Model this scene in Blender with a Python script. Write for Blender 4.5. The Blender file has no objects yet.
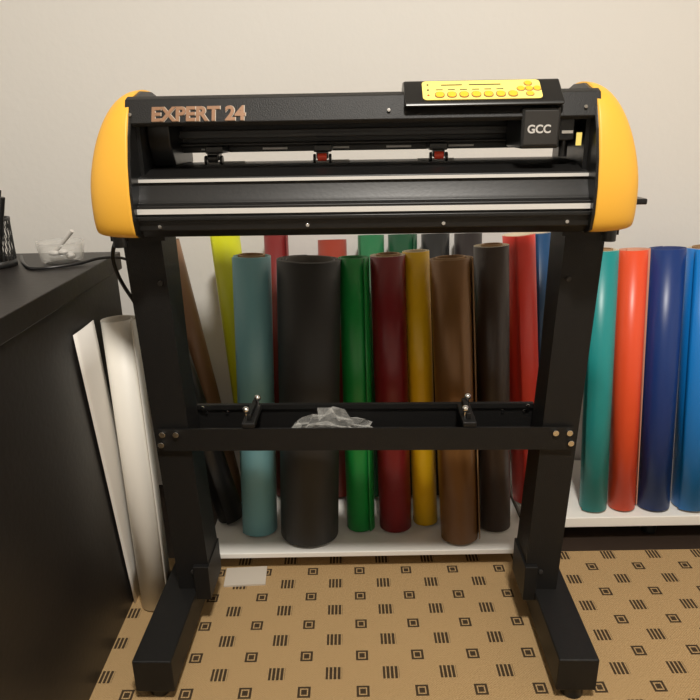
import bpy, bmesh, math, random
from mathutils import Vector, Matrix
random.seed(4)
C = bpy.context.scene.collection
bpy.context.scene.view_settings.view_transform = 'Standard'

# ------------------------------------------------------------ materials
def mat(name, col, rough=0.5, metal=0.0, bump=0.0, bscale=200, var=0.0, vscale=8, coat=0.0, alpha=1.0, trans=0.0, emit=0.0, spec=0.5):
    m = bpy.data.materials.new(name); m.use_nodes = True
    nt = m.node_tree; p = nt.nodes['Principled BSDF']
    p.inputs['Base Color'].default_value = (*col, 1)
    p.inputs['Roughness'].default_value = rough
    p.inputs['Metallic'].default_value = metal
    p.inputs['Coat Weight'].default_value = coat
    p.inputs['Alpha'].default_value = alpha
    p.inputs['Transmission Weight'].default_value = trans
    p.inputs['Specular IOR Level'].default_value = spec
    if emit:
        p.inputs['Emission Color'].default_value = (*col, 1)
        p.inputs['Emission Strength'].default_value = emit
    tc = nt.nodes.new('ShaderNodeTexCoord')
    if var:
        n = nt.nodes.new('ShaderNodeTexNoise'); n.inputs['Scale'].default_value = vscale
        nt.links.new(tc.outputs['Object'], n.inputs['Vector'])
        mx = nt.nodes.new('ShaderNodeMix'); mx.data_type = 'RGBA'
        mx.inputs[6].default_value = (*[c*(1-var) for c in col], 1)
        mx.inputs[7].default_value = (*[min(1, c*(1+var)) for c in col], 1)
        nt.links.new(n.outputs['Fac'], mx.inputs[0])
        nt.links.new(mx.outputs[2], p.inputs['Base Color'])
    if bump:
        n = nt.nodes.new('ShaderNodeTexNoise'); n.inputs['Scale'].default_value = bscale
        nt.links.new(tc.outputs['Object'], n.inputs['Vector'])
        b = nt.nodes.new('ShaderNodeBump'); b.inputs['Strength'].default_value = bump; b.inputs['Distance'].default_value = 0.002
        nt.links.new(n.outputs['Fac'], b.inputs['Height']); nt.links.new(b.outputs['Normal'], p.inputs['Normal'])
    return m

BLK = mat('black_powder_coat', (0.008, 0.0075, 0.007), 0.5, bump=0.25, bscale=600, spec=.3)
BLK2 = mat('black_anodised', (0.009, 0.0085, 0.008), 0.4, bump=0.05, spec=.4)
BLKP = mat('black_plastic', (0.008, 0.008, 0.008), 0.3)
GREY = mat('dark_grey_panel', (0.03, 0.028, 0.026), 0.35)
YEL = mat('yellow_plastic', (0.86, 0.45, 0.045), 0.45, bump=0.05, bscale=400)
LABEL = mat('label_yellow', (0.93, 0.77, 0.20), 0.4)
BTN = mat('button_orange', (0.88, 0.52, 0.03), 0.4)
COP = mat('copper_print', (0.30, 0.165, 0.095), 0.35, metal=0.2)
SIL = mat('silver_strip', (0.74, 0.73, 0.70), 0.35, metal=0.2)
CHR = mat('chrome', (0.75, 0.74, 0.72), 0.15, metal=1.0)
REDP = mat('red_plastic', (0.6, 0.05, 0.02), 0.4)
WHT = mat('white_paint', (0.85, 0.83, 0.78), 0.5)
PAPER = mat('white_paper', (0.78, 0.75, 0.70), 0.6)
CREAM = mat('backing_paper', (0.62, 0.53, 0.38), 0.7)
KRAFT = mat('kraft_core', (0.36, 0.22, 0.11), 0.8)
GREYTXT = mat('grey_print', (0.6, 0.58, 0.55), 0.4)
OUTL = mat('lettering_outline', (0.50, 0.44, 0.36), 0.4)

# ------------------------------------------------------------ helpers
def link(o, parent=None):
    C.objects.link(o)
    if parent: o.parent = parent
    return o
def empty(name):
    e = bpy.data.objects.new(name, None); e.empty_display_size = 0.05; C.objects.link(e); return e
def from_bm(name, bm, m, parent=None, smooth=False):
    bmesh.ops.recalc_face_normals(bm, faces=bm.faces[:])
    me = bpy.data.meshes.new(name); bm.to_mesh(me); bm.free()
    for x in (m if isinstance(m, (list, tuple)) else [m]): me.materials.append(x)
    if smooth:
        for p in me.polygons: p.use_smooth = True
    return link(bpy.data.objects.new(name, me), parent)
def bev(o, w, seg=2):
    b = o.modifiers.new('bevel', 'BEVEL'); b.width = w; b.segments = seg; b.limit_method = 'ANGLE'; b.angle_limit = math.radians(35)
    for p in o.data.polygons: p.use_smooth = True
    o.modifiers.new('wn', 'WEIGHTED_NORMAL').keep_sharp = True
    return o
def box(name, x0, x1, y0, y1, z0, z1, m, parent=None, b=0.0):
    bm = bmesh.new(); bmesh.ops.create_cube(bm, size=1)
    for v in bm.verts:
        v.co = Vector(((x0+x1)/2+v.co.x*(x1-x0), (y0+y1)/2+v.co.y*(y1-y0), (z0+z1)/2+v.co.z*(z1-z0)))
    o = from_bm(name, bm, m, parent)
    if b: bev(o, b)
    return o
def prof(name, pts, x0, x1, m, parent=None, b=0.0):
    bm = bmesh.new()
    A = [bm.verts.new((x0, y, z)) for y, z in pts]; B = [bm.verts.new((x1, y, z)) for y, z in pts]
    bm.faces.new(A); bm.faces.new(B[::-1])
    n = len(pts)
    for i in range(n): bm.faces.new([A[i], B[i], B[(i+1) % n], A[(i+1) % n]])
    o = from_bm(name, bm, m, parent)
    if b: bev(o, b)
    return o
def cyl(name, p0, p1, r, m, parent=None, r2=None, seg=24, b=0.0):
    p0, p1 = Vector(p0), Vector(p1); d = p1-p0
    bm = bmesh.new(); bmesh.ops.create_cone(bm, cap_ends=True, segments=seg, radius1=r, radius2=r if r2 is None else r2, depth=d.length)
    M = Matrix.Translation((p0+p1)/2) @ d.to_track_quat('Z', 'Y').to_matrix().to_4x4()
    bmesh.ops.transform(bm, matrix=M, verts=bm.verts[:])
    o = from_bm(name, bm, m, parent)
    bev(o, b or r*0.08, 1)
    return o
def ball(name, c, r, m, parent=None, s=(1, 1, 1)):
    bm = bmesh.new(); bmesh.ops.create_uvsphere(bm, u_segments=20, v_segments=12, radius=r)
    for v in bm.verts: v.co = Vector((c[0]+v.co.x*s[0], c[1]+v.co.y*s[1], c[2]+v.co.z*s[2]))
    return from_bm(name, bm, m, parent, True)
def tube(name, pts, r, m, parent=None):
    cu = bpy.data.curves.new(name, 'CURVE'); cu.dimensions = '3D'; cu.bevel_depth = r; cu.bevel_resolution = 3
    s = cu.splines.new('NURBS'); s.points.add(len(pts)-1)
    for i, p in enumerate(pts): s.points[i].co = (*p, 1)
    s.use_endpoint_u = True; s.order_u = 3; s.resolution_u = 8
    cu.materials.append(m)
    return link(bpy.data.objects.new(name, cu), parent)
def text(name, body, loc, size, m, parent, tilt=90, sx=1.0, off=0.0, align='LEFT', space=1.0):
    cu = bpy.data.curves.new(name, 'FONT'); cu.body = body; cu.size = size; cu.extrude = 0.0006; cu.offset = off
    cu.space_character = space
    cu.align_x = align; cu.materials.append(m)
    o = bpy.data.objects.new(name, cu); o.location = loc; o.rotation_euler = (math.radians(tilt), 0, 0); o.scale = (sx, 1, 1)
    return link(o, parent)

# ------------------------------------------------------------ room
W = mat('wall_plaster', (0.79, 0.77, 0.73), 0.85, bump=0.25, bscale=60, var=0.02, vscale=2)
box('wall_back', -1.5, 1.7, 1.60, 1.70, 0, 2.5, W)
box('wall_left', -1.6, -1.5, -2.2, 1.70, 0, 2.5, W)
box('wall_right', 1.7, 1.8, -2.2, 1.70, 0, 2.5, W)
box('wall_front', -1.6, 1.8, -2.3, -2.2, 0, 2.5, W)
box('ceiling', -1.6, 1.8, -2.3, 1.70, 2.5, 2.6, mat('ceiling_paint', (0.82, 0.8, 0.77), 0.9))
FL = mat('dark_floor', (0.035, 0.022, 0.015), 0.5, var=0.3, vscale=5)
box('floor', -1.6, 1.8, -2.3, 1.70, -0.1, -0.008, FL)

def rugmat():
    m = bpy.data.materials.new('patterned_rug'); m.use_nodes = True
    nt = m.node_tree; p = nt.nodes['Principled BSDF']; L = nt.links
    p.inputs['Roughness'].default_value = 0.95; p.inputs['Specular IOR Level'].default_value = 0.1
    tc = nt.nodes.new('ShaderNodeTexCoord'); sp = nt.nodes.new('ShaderNodeSeparateXYZ'); L.new(tc.outputs['Object'], sp.inputs[0])
    def M(op, a, b=0.0):
        n = nt.nodes.new('ShaderNodeMath'); n.operation = op
        for i, v in enumerate((a, b)):
            if isinstance(v, (int, float)): n.inputs[i].default_value = v
            else: L.new(v, n.inputs[i])
        return n.outputs[0]
    X, Y = sp.outputs[0], sp.outputs[1]
    PX, PY = 0.104, 0.082
    def loc(v, per, sh):
        return M('MULTIPLY', M('SUBTRACT', M('FRACT', M('ADD', M('DIVIDE', v, per), sh)), 0.5), per)
    def inbox(dx, dy, hx, hy):
        return M('MULTIPLY', M('LESS_THAN', M('ABSOLUTE', dx), hx), M('LESS_THAN', M('ABSOLUTE', dy), hy))
    ax, ay = loc(X, PX, 0.1), loc(Y, PY, 0.2)
    stripes = M('GREATER_THAN', M('SINE', M('MULTIPLY', M('ADD', ax, 0.015), 2*math.pi/0.0075)), -0.5)
    A = M('MULTIPLY', inbox(ax, ay, 0.0150, 0.0140), stripes)
    bx, by = loc(X, PX, 0.6), loc(Y, PY, 0.7)
    Bo = inbox(bx, by, 0.0115, 0.0120); Bi = inbox(bx, by, 0.0072, 0.0080); Bc = inbox(bx, by, 0.0050, 0.0055)
    B = M('ADD', M('SUBTRACT', Bo, Bi), Bc)
    motif = M('MINIMUM', M('ADD', A, B), 1.0)
    n = nt.nodes.new('ShaderNodeTexNoise'); n.inputs['Scale'].default_value = 350; n.inputs['Detail'].default_value = 2; L.new(tc.outputs['Object'], n.inputs['Vector'])
    rib = M('SINE', M('MULTIPLY', Y, 2*math.pi/0.0042)); rib2 = M('SINE', M('MULTIPLY', X, 2*math.pi/0.005))
    w = M('ADD', M('MULTIPLY', M('MULTIPLY', rib, rib2), 0.22), M('MULTIPLY', n.outputs['Fac'], 1.0))
    mx = nt.nodes.new('ShaderNodeMix'); mx.data_type = 'RGBA'
    mx.inputs[6].default_value = (0.24, 0.145, 0.062, 1); mx.inputs[7].default_value = (0.58, 0.40, 0.20, 1); L.new(w, mx.inputs[0])
    m2 = nt.nodes.new('ShaderNodeMix'); m2.data_type = 'RGBA'; L.new(mx.outputs[2], m2.inputs[6]); m2.inputs[7].default_value = (0.025, 0.017, 0.012, 1)
    L.new(M('MULTIPLY', motif, 0.92), m2.inputs[0]); L.new(m2.outputs[2], p.inputs['Base Color'])
    b = nt.nodes.new('ShaderNodeBump'); b.inputs['Strength'].default_value = 0.5; b.inputs['Distance'].default_value = 0.002
    L.new(w, b.inputs['Height']); L.new(b.outputs['Normal'], p.inputs['Normal'])
    return m
box('rug', -1.3, 1.5, -1.4, 1.27, -0.008, 0.0, rugmat())

cl = empty('ceiling_lamp')
cyl('housing', (0.15, -0.1, 2.44), (0.15, -0.1, 2.5), 0.22, WHT, cl)
ld = bpy.data.lights.new('lamp_light', 'AREA'); ld.shape = 'DISK'; ld.size = 0.28; ld.energy = 59; ld.color = (1.0, 0.945, 0.865)
lo = bpy.data.objects.new('lamp_light', ld); lo.location = (0.15, -0.1, 2.43); link(lo, cl)

# ------------------------------------------------------------ desk
DK = mat('dark_veneer', (0.011, 0.009, 0.008), 0.42, bump=0.15, bscale=90, var=0.3, vscale=12)
DZ = .708
desk = empty('desk')
box('top', -1.45, -0.484, 0.10, 1.31, DZ-.035, DZ, DK, desk, 0.002)
box('side_panel', -0.519, -0.489, 0.13, 1.29, 0.0, DZ-.035, DK, desk, 0.001)
box('side_panel_far', -1.44, -1.41, 0.13, 1.29, 0.0, DZ-.035, DK, desk, 0.001)
box('back_panel', -1.41, -0.519, 1.24, 1.26, 0.25, DZ-.035, DK, desk)

ph = empty('pen_holder')
MESHM = mat('black_wire', (0.02, 0.02, 0.02), 0.4)
def lathe(name, prof_, c, m, parent, seg=32):
    bm = bmesh.new(); rings = []
    for r, z in prof_:
        rings.append([bm.verts.new((c[0]+r*math.cos(2*math.pi*i/seg), c[1]+r*math.sin(2*math.pi*i/seg), c[2]+z)) for i in range(seg)])
    for a, b in zip(rings, rings[1:]):
        for i in range(seg): bm.faces.new([a[i], a[(i+1) % seg], b[(i+1) % seg], b[i]])
    bm.faces.new(rings[0])
    return from_bm(name, bm, m, parent, True)
pc = (-0.668, 1.18, DZ)
lathe('cup_base', [(0.036, 0.0), (0.036, 0.012), (0.034, 0.012), (0.034, 0.003)], pc, MESHM, ph)
for i in range(28):
    a = 2*math.pi*i/28
    for s in (1, -1):
        tube('wire', [(pc[0]+0.035*math.cos(a+s*t*0.35), pc[1]+0.035*math.sin(a+s*t*0.35), pc[2]+0.01+0.075*t) for t in (0, .5, 1)], 0.0007, MESHM, ph)
lathe('cup_rim', [(0.0365, 0.082), (0.0365, 0.087), (0.0335, 0.087), (0.0335, 0.082)], pc, MESHM, ph)
for dx, dy, tx, ty, L_, col in [(0, 0, .025, .01, .135, BLKP), (.01, -.01, .035, -.01, .125, BLKP), (-.01, .01, -.03, .0, .12, REDP), (-.01, -.01, .01, .02, .14, SIL), (.005, .012, -.01, .03, .13, BLKP)]:
    cyl('pen', (pc[0]+dx, pc[1]+dy, DZ+.004), (pc[0]+dx+tx, pc[1]+dy+ty, DZ+L_), 0.0042, col, ph, seg=10)

def bagmat(name, lo_, hi_):
    m = bpy.data.materials.new(name); m.use_nodes = True; nt = m.node_tree
    p = nt.nodes['Principled BSDF']; p.inputs['Base Color'].default_value = (.75, .74, .70, 1); p.inputs['Roughness'].default_value = .1
    lw = nt.nodes.new('ShaderNodeLayerWeight'); lw.inputs['Blend'].default_value = .35
    mp = nt.nodes.new('ShaderNodeMapRange'); mp.inputs['To Min'].default_value = lo_; mp.inputs['To Max'].default_value = hi_
    nt.links.new(lw.outputs['Facing'], mp.inputs['Value']); nt.links.new(mp.outputs[0], p.inputs['Alpha'])
    return m
jar = empty('plastic_tub')
jc = (-0.556, 1.205, DZ)
lathe('tub', [(0.030, 0.0), (0.037, 0.006), (0.041, 0.03), (0.042, 0.040), (0.040, 0.040), (0.038, 0.03), (0.035, 0.008), (0.02, 0.004)], jc, bagmat('clear_plastic', .12, .6), jar)
for i in range(6):
    a = i*1.05
    ball('wad', (jc[0]+0.016*math.cos(a), jc[1]+0.014*math.sin(a), jc[2]+0.012+0.002*i), 0.007, GREYTXT, jar, (1.3, 1, .7))
cyl('stick', (jc[0]-.012, jc[1], jc[2]+.02), (jc[0]+.030, jc[1]-.01, jc[2]+.060), .004, GREYTXT, jar, seg=8)

cb = empty('power_cable')
tube('cable', [(-.66, 1.26, DZ+.003), (-.60, 1.14, DZ+.003), (-.56, 1.135, DZ+.003), (-.51, 1.17, DZ+.004), (-.482, 1.20, DZ+.010), (-.44, 1.24, DZ), (-.41, 1.28, .64), (-.40, 1.30, .5), (-.40, 1.31, .3), (-.40, 1.32, .0)], 0.0028, BLKP, cb)
tube('cable_b', [(-.392, 1.10, .79), (-.425, 1.10, .76), (-.43, 1.12, .70), (-.41, 1.17, .62), (-.39, 1.22, .5)], 0.0035, BLKP, cb)

# ------------------------------------------------------------ shelves
def shelf(x0, x1, y0, y1, z0, z1, legs, fy):
    e = empty('low_shelf')
    box('board', x0, x1, y0, y1, z0, z1, WHT, e, 0.002)
    for lx in legs:
        for ly in (fy, y1-0.05):
            cyl('leg', (lx, ly, -0.008), (lx, ly, z0), 0.018, BLKP, e)
    return e
shelf(-0.35, 0.375, 1.214, 1.58, 0.037, 0.050, (-.3, .3), 1.30)
shelf(0.38, 1.25, 1.305, 1.58, 0.040, 0.066, (.45, .70, 1.15), 1.36)

# ------------------------------------------------------------ vinyl rolls
def roll(b, t, r, col, rough=0.35, metal=0.0, turns=2.3, inner=None, core=False, name='vinyl_roll', start=0.0, flare=0.0, pitch=0.0042, fix=True):
    b, t = Vector(b), Vector(t)
    if fix:   # stand a little more upright
        t.y -= .060; t.x = -.023+(t.x+.023)*.965; t.z += .013
    d = t-b; L_ = d.length
    lean = math.acos(max(-1, min(1, d.normalized().z)))
    b = b + Vector((0, 0, r*math.sin(lean)+0.0005))
    bm = bmesh.new(); N = int(turns*40); th = 0.0018; secs = []
    for i in range(N+1):
        a = start + i/40*2*math.pi; ri = r - pitch*i/40
        if i < 8: ri += .0022*(1-i/8)**2       # loose outer edge
        row = []
        for rr, z in ((ri, 0), (ri*(1-flare*.5), L_*.5), (ri*(1-flare), L_), (ri*(1-flare)-th, L_), (ri-th, 0)):
            row.append(bm.verts.new((rr*math.cos(a), rr*math.sin(a), z)))
        secs.append(row)
    for s0, s1 in zip(secs, secs[1:]):
        for k in range(5):
            f = bm.faces.new([s0[k], s1[k], s1[(k+1) % 5], s0[(k+1) % 5]])
            f.material_index = 0 if k < 2 else 1
            f.smooth = k != 2 and k != 4
    for s in (secs[0], secs[-1]):
        f = bm.faces.new(s); f.material_index = 1
    if core:
        rc = r-pitch*turns-0.004; cs = []
        for i in range(32):
            a = 2*math.pi*i/32
            cs.append([bm.verts.new((q*math.cos(a), q*math.sin(a), z)) for q, z in ((rc, 0), (rc, L_+.003), (rc-.004, L_+.003), (rc-.004, 0))])
        for i in range(32):
            s0, s1 = cs[i], cs[(i+1) % 32]
            for k in range(4):
                f = bm.faces.new([s0[k], s1[k], s1[(k+1) % 4], s0[(k+1) % 4]]); f.material_index = 2
    m = mat('vinyl', col, rough, metal, bump=0.08, bscale=22)
    mi = mat('vinyl_backing', inner, 0.7) if inner else CREAM
    o = from_bm(name, bm, [m, mi, KRAFT], None)
    q = d.to_track_quat('Z', 'Y')
    o.rotation_mode = 'QUATERNION'; o.rotation_quaternion = q; o.location = b
    return o
S = 0.0505; S2 = 0.0665
roll((-.241, 1.308, S), (-.232, 1.405, .672), .042, (.19, .42, .47), .38, inner=(.25, .42, .42), core=True, start=1)
roll((-.122, 1.287, S), (-.106, 1.385, .665), .069, (.026, .025, .024), .55, turns=3.3, inner=(.09, .08, .07), start=5.3, pitch=.006)
roll((-.005, 1.310, S), (-.013, 1.41, .665), .034, (.01, .27, .05), .35, inner=(.03, .2, .06), start=2)
roll((.078, 1.310, S), (.063, 1.41, .668), .0385, (.20, .010, .014), .36, core=True, start=5)
roll((.150, 1.328, S), (.126, 1.43, .672), .031, (.85, .52, .01), .36, start=3.6)
roll((.220, 1.262, S), (.192, 1.37, .665), .045, (.20, .095, .030), .35, metal=.3, inner=(.3, .18, .08), core=True, start=2)
roll((.309, 1.305, S), (.286, 1.405, .685), .038, (.035, .020, .013), .4, start=4.4, core=True, turns=3)
roll((-.318, 1.43, S), (-.425, 1.45, .70), .027, (.26, .14, .075), .4, inner=(.05, .03, .02), fix=False)
roll((-.316, 1.35, S), (-.416, 1.36, .48), .034, (.012, .012, .012), .35, inner=(.03, .03, .03), fix=False)
roll((-.256, 1.43, S), (-.312, 1.530, .70), .036, (.60, .62, .012), .35)
B = [(-.19, .03, (.20, .02, .02), .70), (-.055, .036, (.30, .04, .02), .68), (.035, .034, (.02, .16, .06), .69),
     (.110, .036, (.01, .07, .03), .69), (.190, .036, (.015, .015, .015), .69), (.268, .034, (.02, .015, .015), .69)]
for x, r, c, h in B:
    roll((x, 1.455, S), (x-.005, 1.545, h), r, c, .35, inner=tuple(v*.8 for v in c), start=x*20, fix=False)
roll((.405, 1.39, S2), (.360, 1.475, .695), .037, (.68, .035, .02), .36)
roll((.460, 1.46, S2), (.425, 1.54, .69), .034, (.01, .06, .16), .35)
roll((.552, 1.35, S2), (.548, 1.455, .662), .0335, (.012, .27, .27), .36, core=True)
roll((.622, 1.35, S2), (.616, 1.455, .662), .0335, (.82, .085, .025), .36, inner=(.6, .3, .2), start=2.5)
roll((.698, 1.353, S2), (.695, 1.46, .662), .0395, (.006, .035, .18), .36, inner=(.02, .04, .15), start=4)
roll((.785, 1.353, S2), (.783, 1.46, .662), .043, (.006, .20, .62), .34, core=True)
roll((.866, 1.353, S2), (.878, 1.46, .64), .034, (.16, .10, .04), .4, metal=.3)
roll((.945, 1.353, S2), (.955, 1.46, .66), .034, (.6, .6, .58), .4)
roll((.66, 1.47, S2), (.66, 1.55, .64), .03, (.3, .3, .3), .4, fix=False)
roll((-.4365, 1.120, 0.001), (-.4480, 1.150, .610), .0335, (.84, .81, .74), .5, inner=(.66, .62, .55), turns=2.2, start=2.2, name='paper_roll', fix=False)
# stiff white sheet leaning along the desk side
bm = bmesh.new(); rows = []
for k in range(9):
    t = k/8; row = []
    for i in range(7):
        u = i/6; row.append(bm.verts.new((-.4845+.0012*math.sin(u*3.14), 1.120-.085*t+.09*u, .001+.617*t)))
    rows.append(row)
for a, b in zip(rows, rows[1:]):
    for i in range(6): bm.faces.new([a[i], a[i+1], b[i+1], b[i]])
sh = from_bm('paper_sheet', bm, PAPER, None, True); so = sh.modifiers.new('s', 'SOLIDIFY'); so.thickness = .0015
ob = box('cardboard_offcut', -.045, .045, -.03, .03, 0, .004, mat('card', (.55, .49, .41), .7)); ob.location = (-.262, 1.198, 0.0); ob.rotation_euler = (0, 0, .05)

# ------------------------------------------------------------ cutter + stand
def yaw_group(name, ang=-1.6, pv=(0, 1.05, 0)):
    e = empty(name); R = Matrix.Rotation(math.radians(ang), 4, 'Z'); p = Vector(pv)
    e.rotation_euler = (0, 0, math.radians(ang)); e.location = p - R @ p
    return e
st = yaw_group('cutter_stand')
def splay(o, s):
    for v in o.data.vertices: v.co.x += s*(v.co.z-.43)*(.034 if s < 0 else .028)
for s, nm in ((-1, 'l'), (1, 'r')):
    def bx(n, xa, xb, *a, **k):
        xs = sorted((s*xa, s*xb)); return box(n+'_'+nm, xs[0], xs[1], *a, **k)
    splay(bx('post_front', .314, .377, 1.045, 1.049, .088, .783, BLK, st), s)
    splay(bx('post_outer', .373, .377, 1.049, 1.125, .088, .783, BLK, st), s)
    xs = sorted((s*.314, s*.318))
    splay(prof('post_web_'+nm, [(1.049, .088), (1.135, .088), (1.125, .16), (1.110, .55), (1.13, .783), (1.049, .783)], xs[0], xs[1], BLK, st), s)
    splay(bx('post_back', .318, .373, 1.106, 1.110, .088, .775, BLK, st), s)
    bx('top_plate', .305, .390, 1.0, 1.165, .777, .785, BLK, st)
    fo = .006 if s < 0 else 0
    bx('foot', .324+fo, .392+fo, .868-fo*1.3, 1.195, .022, .088, BLK, st, b=.003)
    bx('foot_flange', .302, .326+fo, 1.035, 1.13, .070, .145, BLK, st, b=.001)
    for fy in (.89, 1.17):
        cyl('leveller', (s*(.358+fo), fy, 0.0), (s*(.358+fo), fy, .026), .020, BLKP, st, r2=.014)
    for z, x in ((.428, .358), (.408, .362), (.428, .334)):
        cyl('bolt', (s*x, 1.036, z), (s*x, 1.030, z), .0055, CHR, st, seg=12)
    for z in (.70, .13):
        cyl('bolt', (s*.334, 1.045, z), (s*.334, 1.040, z), .004, GREY, st, seg=12)
prof('cross_tray', [(1.036, .394), (1.036, .437), (1.039, .437), (1.039, .397), (1.125, .397), (1.125, .437), (1.129, .437), (1.129, .394)], -.366, .366, BLK, st)
prof('cross_lip', [(1.12, .437), (1.129, .437), (1.129, .446), (1.12, .446)], -.316, .316, BLK, st)
for x in (-.205, .185):
    box('roll_support', x-.012, x+.012, 1.037, 1.128, .437, .447, BLK, st, .002)
    box('support_arm', x-.004, x+.004, 1.05, 1.12, .447, .458, BLK, st, .001)
    for dx, dy in ((-.006, 1.058), (.006, 1.112)):
        cyl('support_pin', (x+dx, dy, .447), (x+dx, dy, .462), .003, CHR, st, seg=12)
        ball('support_knob', (x+dx, dy, .464), .0065, CHR, st)
for x in (-.30, -.26, .26, .30):
    cyl('bolt', (x, 1.125, .43), (x, 1.121, .43), .003, CHR, st, seg=10)
cyl('bolt', (-.305, 1.120, .4415), (-.305, 1.116, .4415), .004, CHR, st, seg=10)
cyl('bolt', (.305, 1.120, .4415), (.305, 1.116, .4415), .004, CHR, st, seg=10)

mc = yaw_group('vinyl_cutter')
XI = .341
prof('lower_body', [(.985, .785), (.968, .797), (.966, .833), (.976, .836), (.978, .842), (.988, .860), (.990, .872), (1.02, .880), (1.06, .886), (1.15, .886), (1.172, .872), (1.172, .785)], -XI, XI, BLK2, mc, .0015)
box('ruler_strip', -XI+.002, XI-.002, .9645, .9665, .8215, .8290, SIL, mc)
box('edge_strip', -XI+.002, XI-.002, .985, .9895, .8655, .870, SIL, mc)
box('front_ridge', -XI+.002, XI-.002, .962, .968, .812, .818, BLKP, mc, .001)
for x in (-.30, -.08, .12, .30):
    cyl('screw', (x, .968, .803), (x, .9645, .803), .0028, CHR, mc, seg=12)
for x in (-.22, -.05, .12):
    cyl('grit_roller', (x-.03, 1.10, .884), (x+.03, 1.10, .884), .005, SIL, mc, seg=16)
box('carriage_beam', -XI, XI, 1.10, 1.165, .903, .978, BLK2, mc, .001)
box('rail', -XI, XI, 1.088, 1.10, .925, .937, GREY, mc, .001)
cyl('rail_rod', (-XI, 1.09, .915), (XI, 1.09, .915), .003, GREY, mc, seg=12)
box('timing_belt', -XI, XI, 1.082, 1.084, .927, .931, BLKP, mc)
for i in range(5):
    x = -.24+i*.1
    box('beam_slot', x-.02, x+.02, 1.098, 1.1005, .9065, .9095, GREYTXT, mc)
prof('top_cover', [(.987, .944), (.984, .949), (.998, .981), (1.01, .986), (1.155, .986), (1.17, .975), (1.17, .965), (1.15, .978), (1.02, .978), (1.003, .974), (.993, .944)], -XI, XI, BLK, mc, .001)
for s, nm in ((-1, 'l'), (1, 'r')):
    xs = sorted((s*.325, s*XI))
    prof('end_bracket_'+nm, [(1.0, .87), (1.0, .98), (1.165, .98), (1.165, .87)], xs[0], xs[1], BLKP, mc)
prof('motor_block_l', [(1.05, .885), (1.03, .92), (1.03, .95), (1.16, .95), (1.16, .885)], -.325, -.29, BLKP, mc, .003)
SL = [(.976, .964), (.980, .971), (1.018, 1.0), (1.050, 1.001), (1.075, .986), (.99, .964)]
prof('console', SL, .062, .286, BLKP, mc, .0025)
ny, nz = -(1.0-.971), (1.018-.980); ln = math.hypot(ny, nz); ny /= ln; nz /= ln
ty, tz = (1.018-.980)/ln, (1.0-.971)/ln
def onslope(x, t, h):
    y = .980+ty*t+ny*h; z = .971+tz*t+nz*h; return (x, y, z)
def slope_quad(name, x0, x1, t0, t1, h, m, rnd=0.0):
    bm = bmesh.new()
    vs = []
    if rnd:
        for cx, ct, a0 in ((x1-rnd, t1-rnd, 0), (x0+rnd, t1-rnd, 90), (x0+rnd, t0+rnd, 180), (x1-rnd, t0+rnd, 270)):
            for k in range(5):
                a = math.radians(a0+k*22.5); vs.append((cx+rnd*math.cos(a), ct+rnd*math.sin(a)))
    else: vs = [(x0, t0), (x1, t0), (x1, t1), (x0, t1)]
    A = [bm.verts.new(onslope(x, t, h)) for x, t in vs]; Bv = [bm.verts.new(onslope(x, t, h-.0015)) for x, t in vs]
    bm.faces.new(A); bm.faces.new(Bv[::-1])
    for i in range(len(vs)): bm.faces.new([A[i], Bv[i], Bv[(i+1) % len(vs)], A[(i+1) % len(vs)]])
    return from_bm(name, bm, m, mc)
slope_quad('label', .088, .256, .002, .045, .0012, LABEL, .006)
def disc(name, x, t, r, h, m):
    cyl(name, onslope(x, t, 0.0), onslope(x, t, h), r, m, mc, seg=18)
for i in range(7):
    x = .112+i*.0172
    slope_quad('button_rim', x-.0070, x+.0070, .0052, .0198, .0016, COP, .006)
    slope_quad('button', x-.0060, x+.0060, .0066, .0184, .0024, BTN, .0055)
    if i < 6: slope_quad('caption', x-.005, x+.005, .0235, .0250, .0016, GREY)
for i in range(3):
    disc('led', .096, .012+i*.012, .0016, .0018, REDP if i == 0 else GREY)
slope_quad('title', .115, .145, .034, .036, .0016, GREY)
slope_quad('title', .155, .20, .034, .036, .0016, GREY)
for dx, dt in ((0, .012), (0, -.012), (.0115, 0), (-.0115, 0), (0, 0)):
    disc('arrow_button_rim', .239+dx, .024+dt, .0062, .0017, COP)
    disc('arrow_button', .239+dx, .024+dt, .0052, .0026, BTN)
text('cover_lettering', 'EXPERT 24', (-.302, .9838, .9515), .0290, COP, mc, tilt=66, sx=1.0, off=.0010)
text('cover_lettering_outline', 'EXPERT 24', (-.3014, .9848, .9512), .0290, OUTL, mc, tilt=66, sx=1.0, off=.0014)
for x in (-.332, .04, .318):
    cyl('cover_screw', (x, .9885, .960), (x, .9855, .961), .0026, CHR, mc, seg=12)
for x, c in ((-.228, BLKP), (-.060, REDP), (.118, REDP)):
    box('pinch_arm', x-.014, x+.014, 1.045, 1.10, .903, .914, BLKP, mc, .002)
    box('pinch_lever', x-.009, x+.009, 1.035, 1.06, .893, .905, BLKP, mc, .002)
    cyl('pinch_wheel', (x-.014, 1.042, .8935), (x-.010, 1.042, .8935), .0070, BLKP, mc)
    cyl('pinch_wheel', (x+.010, 1.042, .8935), (x+.014, 1.042, .8935), .0070, BLKP, mc)
    cyl('pinch_hub', (x-.007, 1.036, .8960), (x+.007, 1.036, .8960), .0058, c, mc)
box('tool_carriage', .228, .284, .983, 1.085, .905, .962, BLKP, mc, .004)
box('carriage_face', .232, .280, .9815, .984, .910, .957, GREY, mc, .002)
text('carriage_lettering', 'GCC', (.2365, .9812, .9265), .0155, GREYTXT, mc, tilt=90, off=.0004)
box('blade_clamp', .284, .310, 1.0, 1.06, .915, .958, BLKP, mc, .003)
cyl('blade_holder', (.300, 1.02, .892), (.300, 1.02, .975), .0065, BLKP, mc)
cyl('blade_holder_knurl', (.300, 1.02, .958), (.300, 1.02, .985), .009, GREY, mc)
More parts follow.
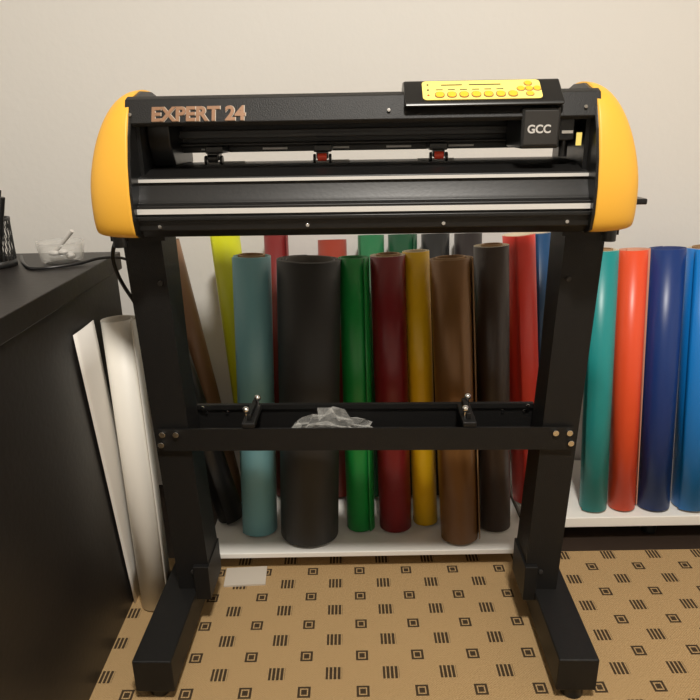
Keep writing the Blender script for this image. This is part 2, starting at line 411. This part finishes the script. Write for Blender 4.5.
box('carriage_pcb', .290, .306, .996, 1.0, .925, .929, CHR, mc)
box('warning_sticker_front', .312, .320, .9985, 1.0, .908, .926, LABEL, mc)
tube('carriage_cable', [(.26, 1.06, .962), (.28, 1.05, .975), (.305, 1.05, .965), (.32, 1.08, .94)], .0025, GREYTXT, mc)

# yellow end caps
CP = [(.972, .783), (.956, .790), (.950, .812), (.950, .850), (.957, .890), (.971, .935), (.986, .965), (1.010, .988), (1.045, .998), (1.10, .999), (1.145, .990), (1.172, .965), (1.182, .92), (1.184, .85), (1.182, .80), (1.170, .783)]
def cap(s):
    bm = bmesh.new(); cy, cz = 1.07, .835; rings = []
    steps = [(0.0, 1.0), (.012, .997), (.026, .975), (.040, .93), (.052, .865), (.060, .79), (.0645, .71), (.067, .60), (.068, .42)]
    for dx, k in steps:
        ring = []
        for y, z in CP:
            zz = cz+(z-cz)*k if z > cz else cz+(z-cz)*(1-(1-k)*.35)
            h = max(0, min(1, (z-.86)/.14)); g = 1-.30*h*h
            ring.append(bm.verts.new((s*(XI-.006+dx*g*1.03), cy+(y-cy)*(1-(1-k)*.7), zz)))
        rings.append(ring)
    n = len(CP)
    for a, b in zip(rings, rings[1:]):
        for i in range(n): bm.faces.new([a[i], a[(i+1) % n], b[(i+1) % n], b[i]])
    bm.faces.new(rings[0]); bm.faces.new(rings[-1])
    o = from_bm('end_cap', bm, YEL, mc, True)
    sd = o.modifiers.new('sub', 'SUBSURF'); sd.levels = 1; sd.render_levels = 2
    cr = o.data.attributes.new('crease_edge', 'FLOAT', 'EDGE')
    for e in o.data.edges:
        v0, v1 = e.vertices
        if v0 < n and v1 < n: cr.data[e.index].value = 1.0
    return o
cap(-1); cap(1)
for s in (-1, 1):
    prof('cap_gasket', [(y+.003 if y < 1.07 else y-.003, z-.003 if z > .9 else z+.002) for y, z in CP], *sorted((s*(XI-.010), s*(XI-.004))), BLKP, mc)
    cyl('rubber_foot', (s*.375, 1.0, .768), (s*.375, 1.0, .790), .011, BLKP, mc)
    cyl('rubber_foot', (s*.395, 1.14, .768), (s*.395, 1.14, .790), .009, BLKP, mc)
cyl('lever_shaft', (.395, 1.05, .822), (.428, 1.05, .822), .006, BLKP, mc)
box('lever_handle', .408, .440, 1.03, 1.07, .818, .827, BLKP, mc, .002)

# crumpled clear bag in the tray
bm = bmesh.new(); bmesh.ops.create_icosphere(bm, subdivisions=3, radius=1)
for v in bm.verts:
    n = v.co.normalized(); k = 1+.20*math.sin(7*n.x+3*n.y)+.16*math.sin(11*n.y+5*n.z+2)+random.uniform(-.22, .22)
    v.co = Vector((n.x*.064*k, n.y*.032*k, max(n.z*.040*k*(1-.5*abs(n.x)), -.016)))
bag = from_bm('plastic_bag', bm, bagmat('bag_film', .08, .65), None)
bag.location = (-.062, 1.081, .4150)

# ------------------------------------------------------------ camera
cam = bpy.data.cameras.new('camera'); cam.sensor_width = 36; cam.lens = 36*650/700; cam.clip_start = .01
co = bpy.data.objects.new('camera', cam); C.objects.link(co)
co.location = (-.023, 0, .94)
Rm = Matrix.Rotation(math.radians(90-19), 4, 'X') @ Matrix.Rotation(math.radians(-1.0), 4, 'Z')
co.rotation_euler = Rm.to_euler()
bpy.context.scene.camera = co
w = bpy.data.worlds.new('world'); bpy.context.scene.world = w; w.use_nodes = True
w.node_tree.nodes['Background'].inputs[0].default_value = (1, .9, .78, 1); w.node_tree.nodes['Background'].inputs[1].default_value = .3
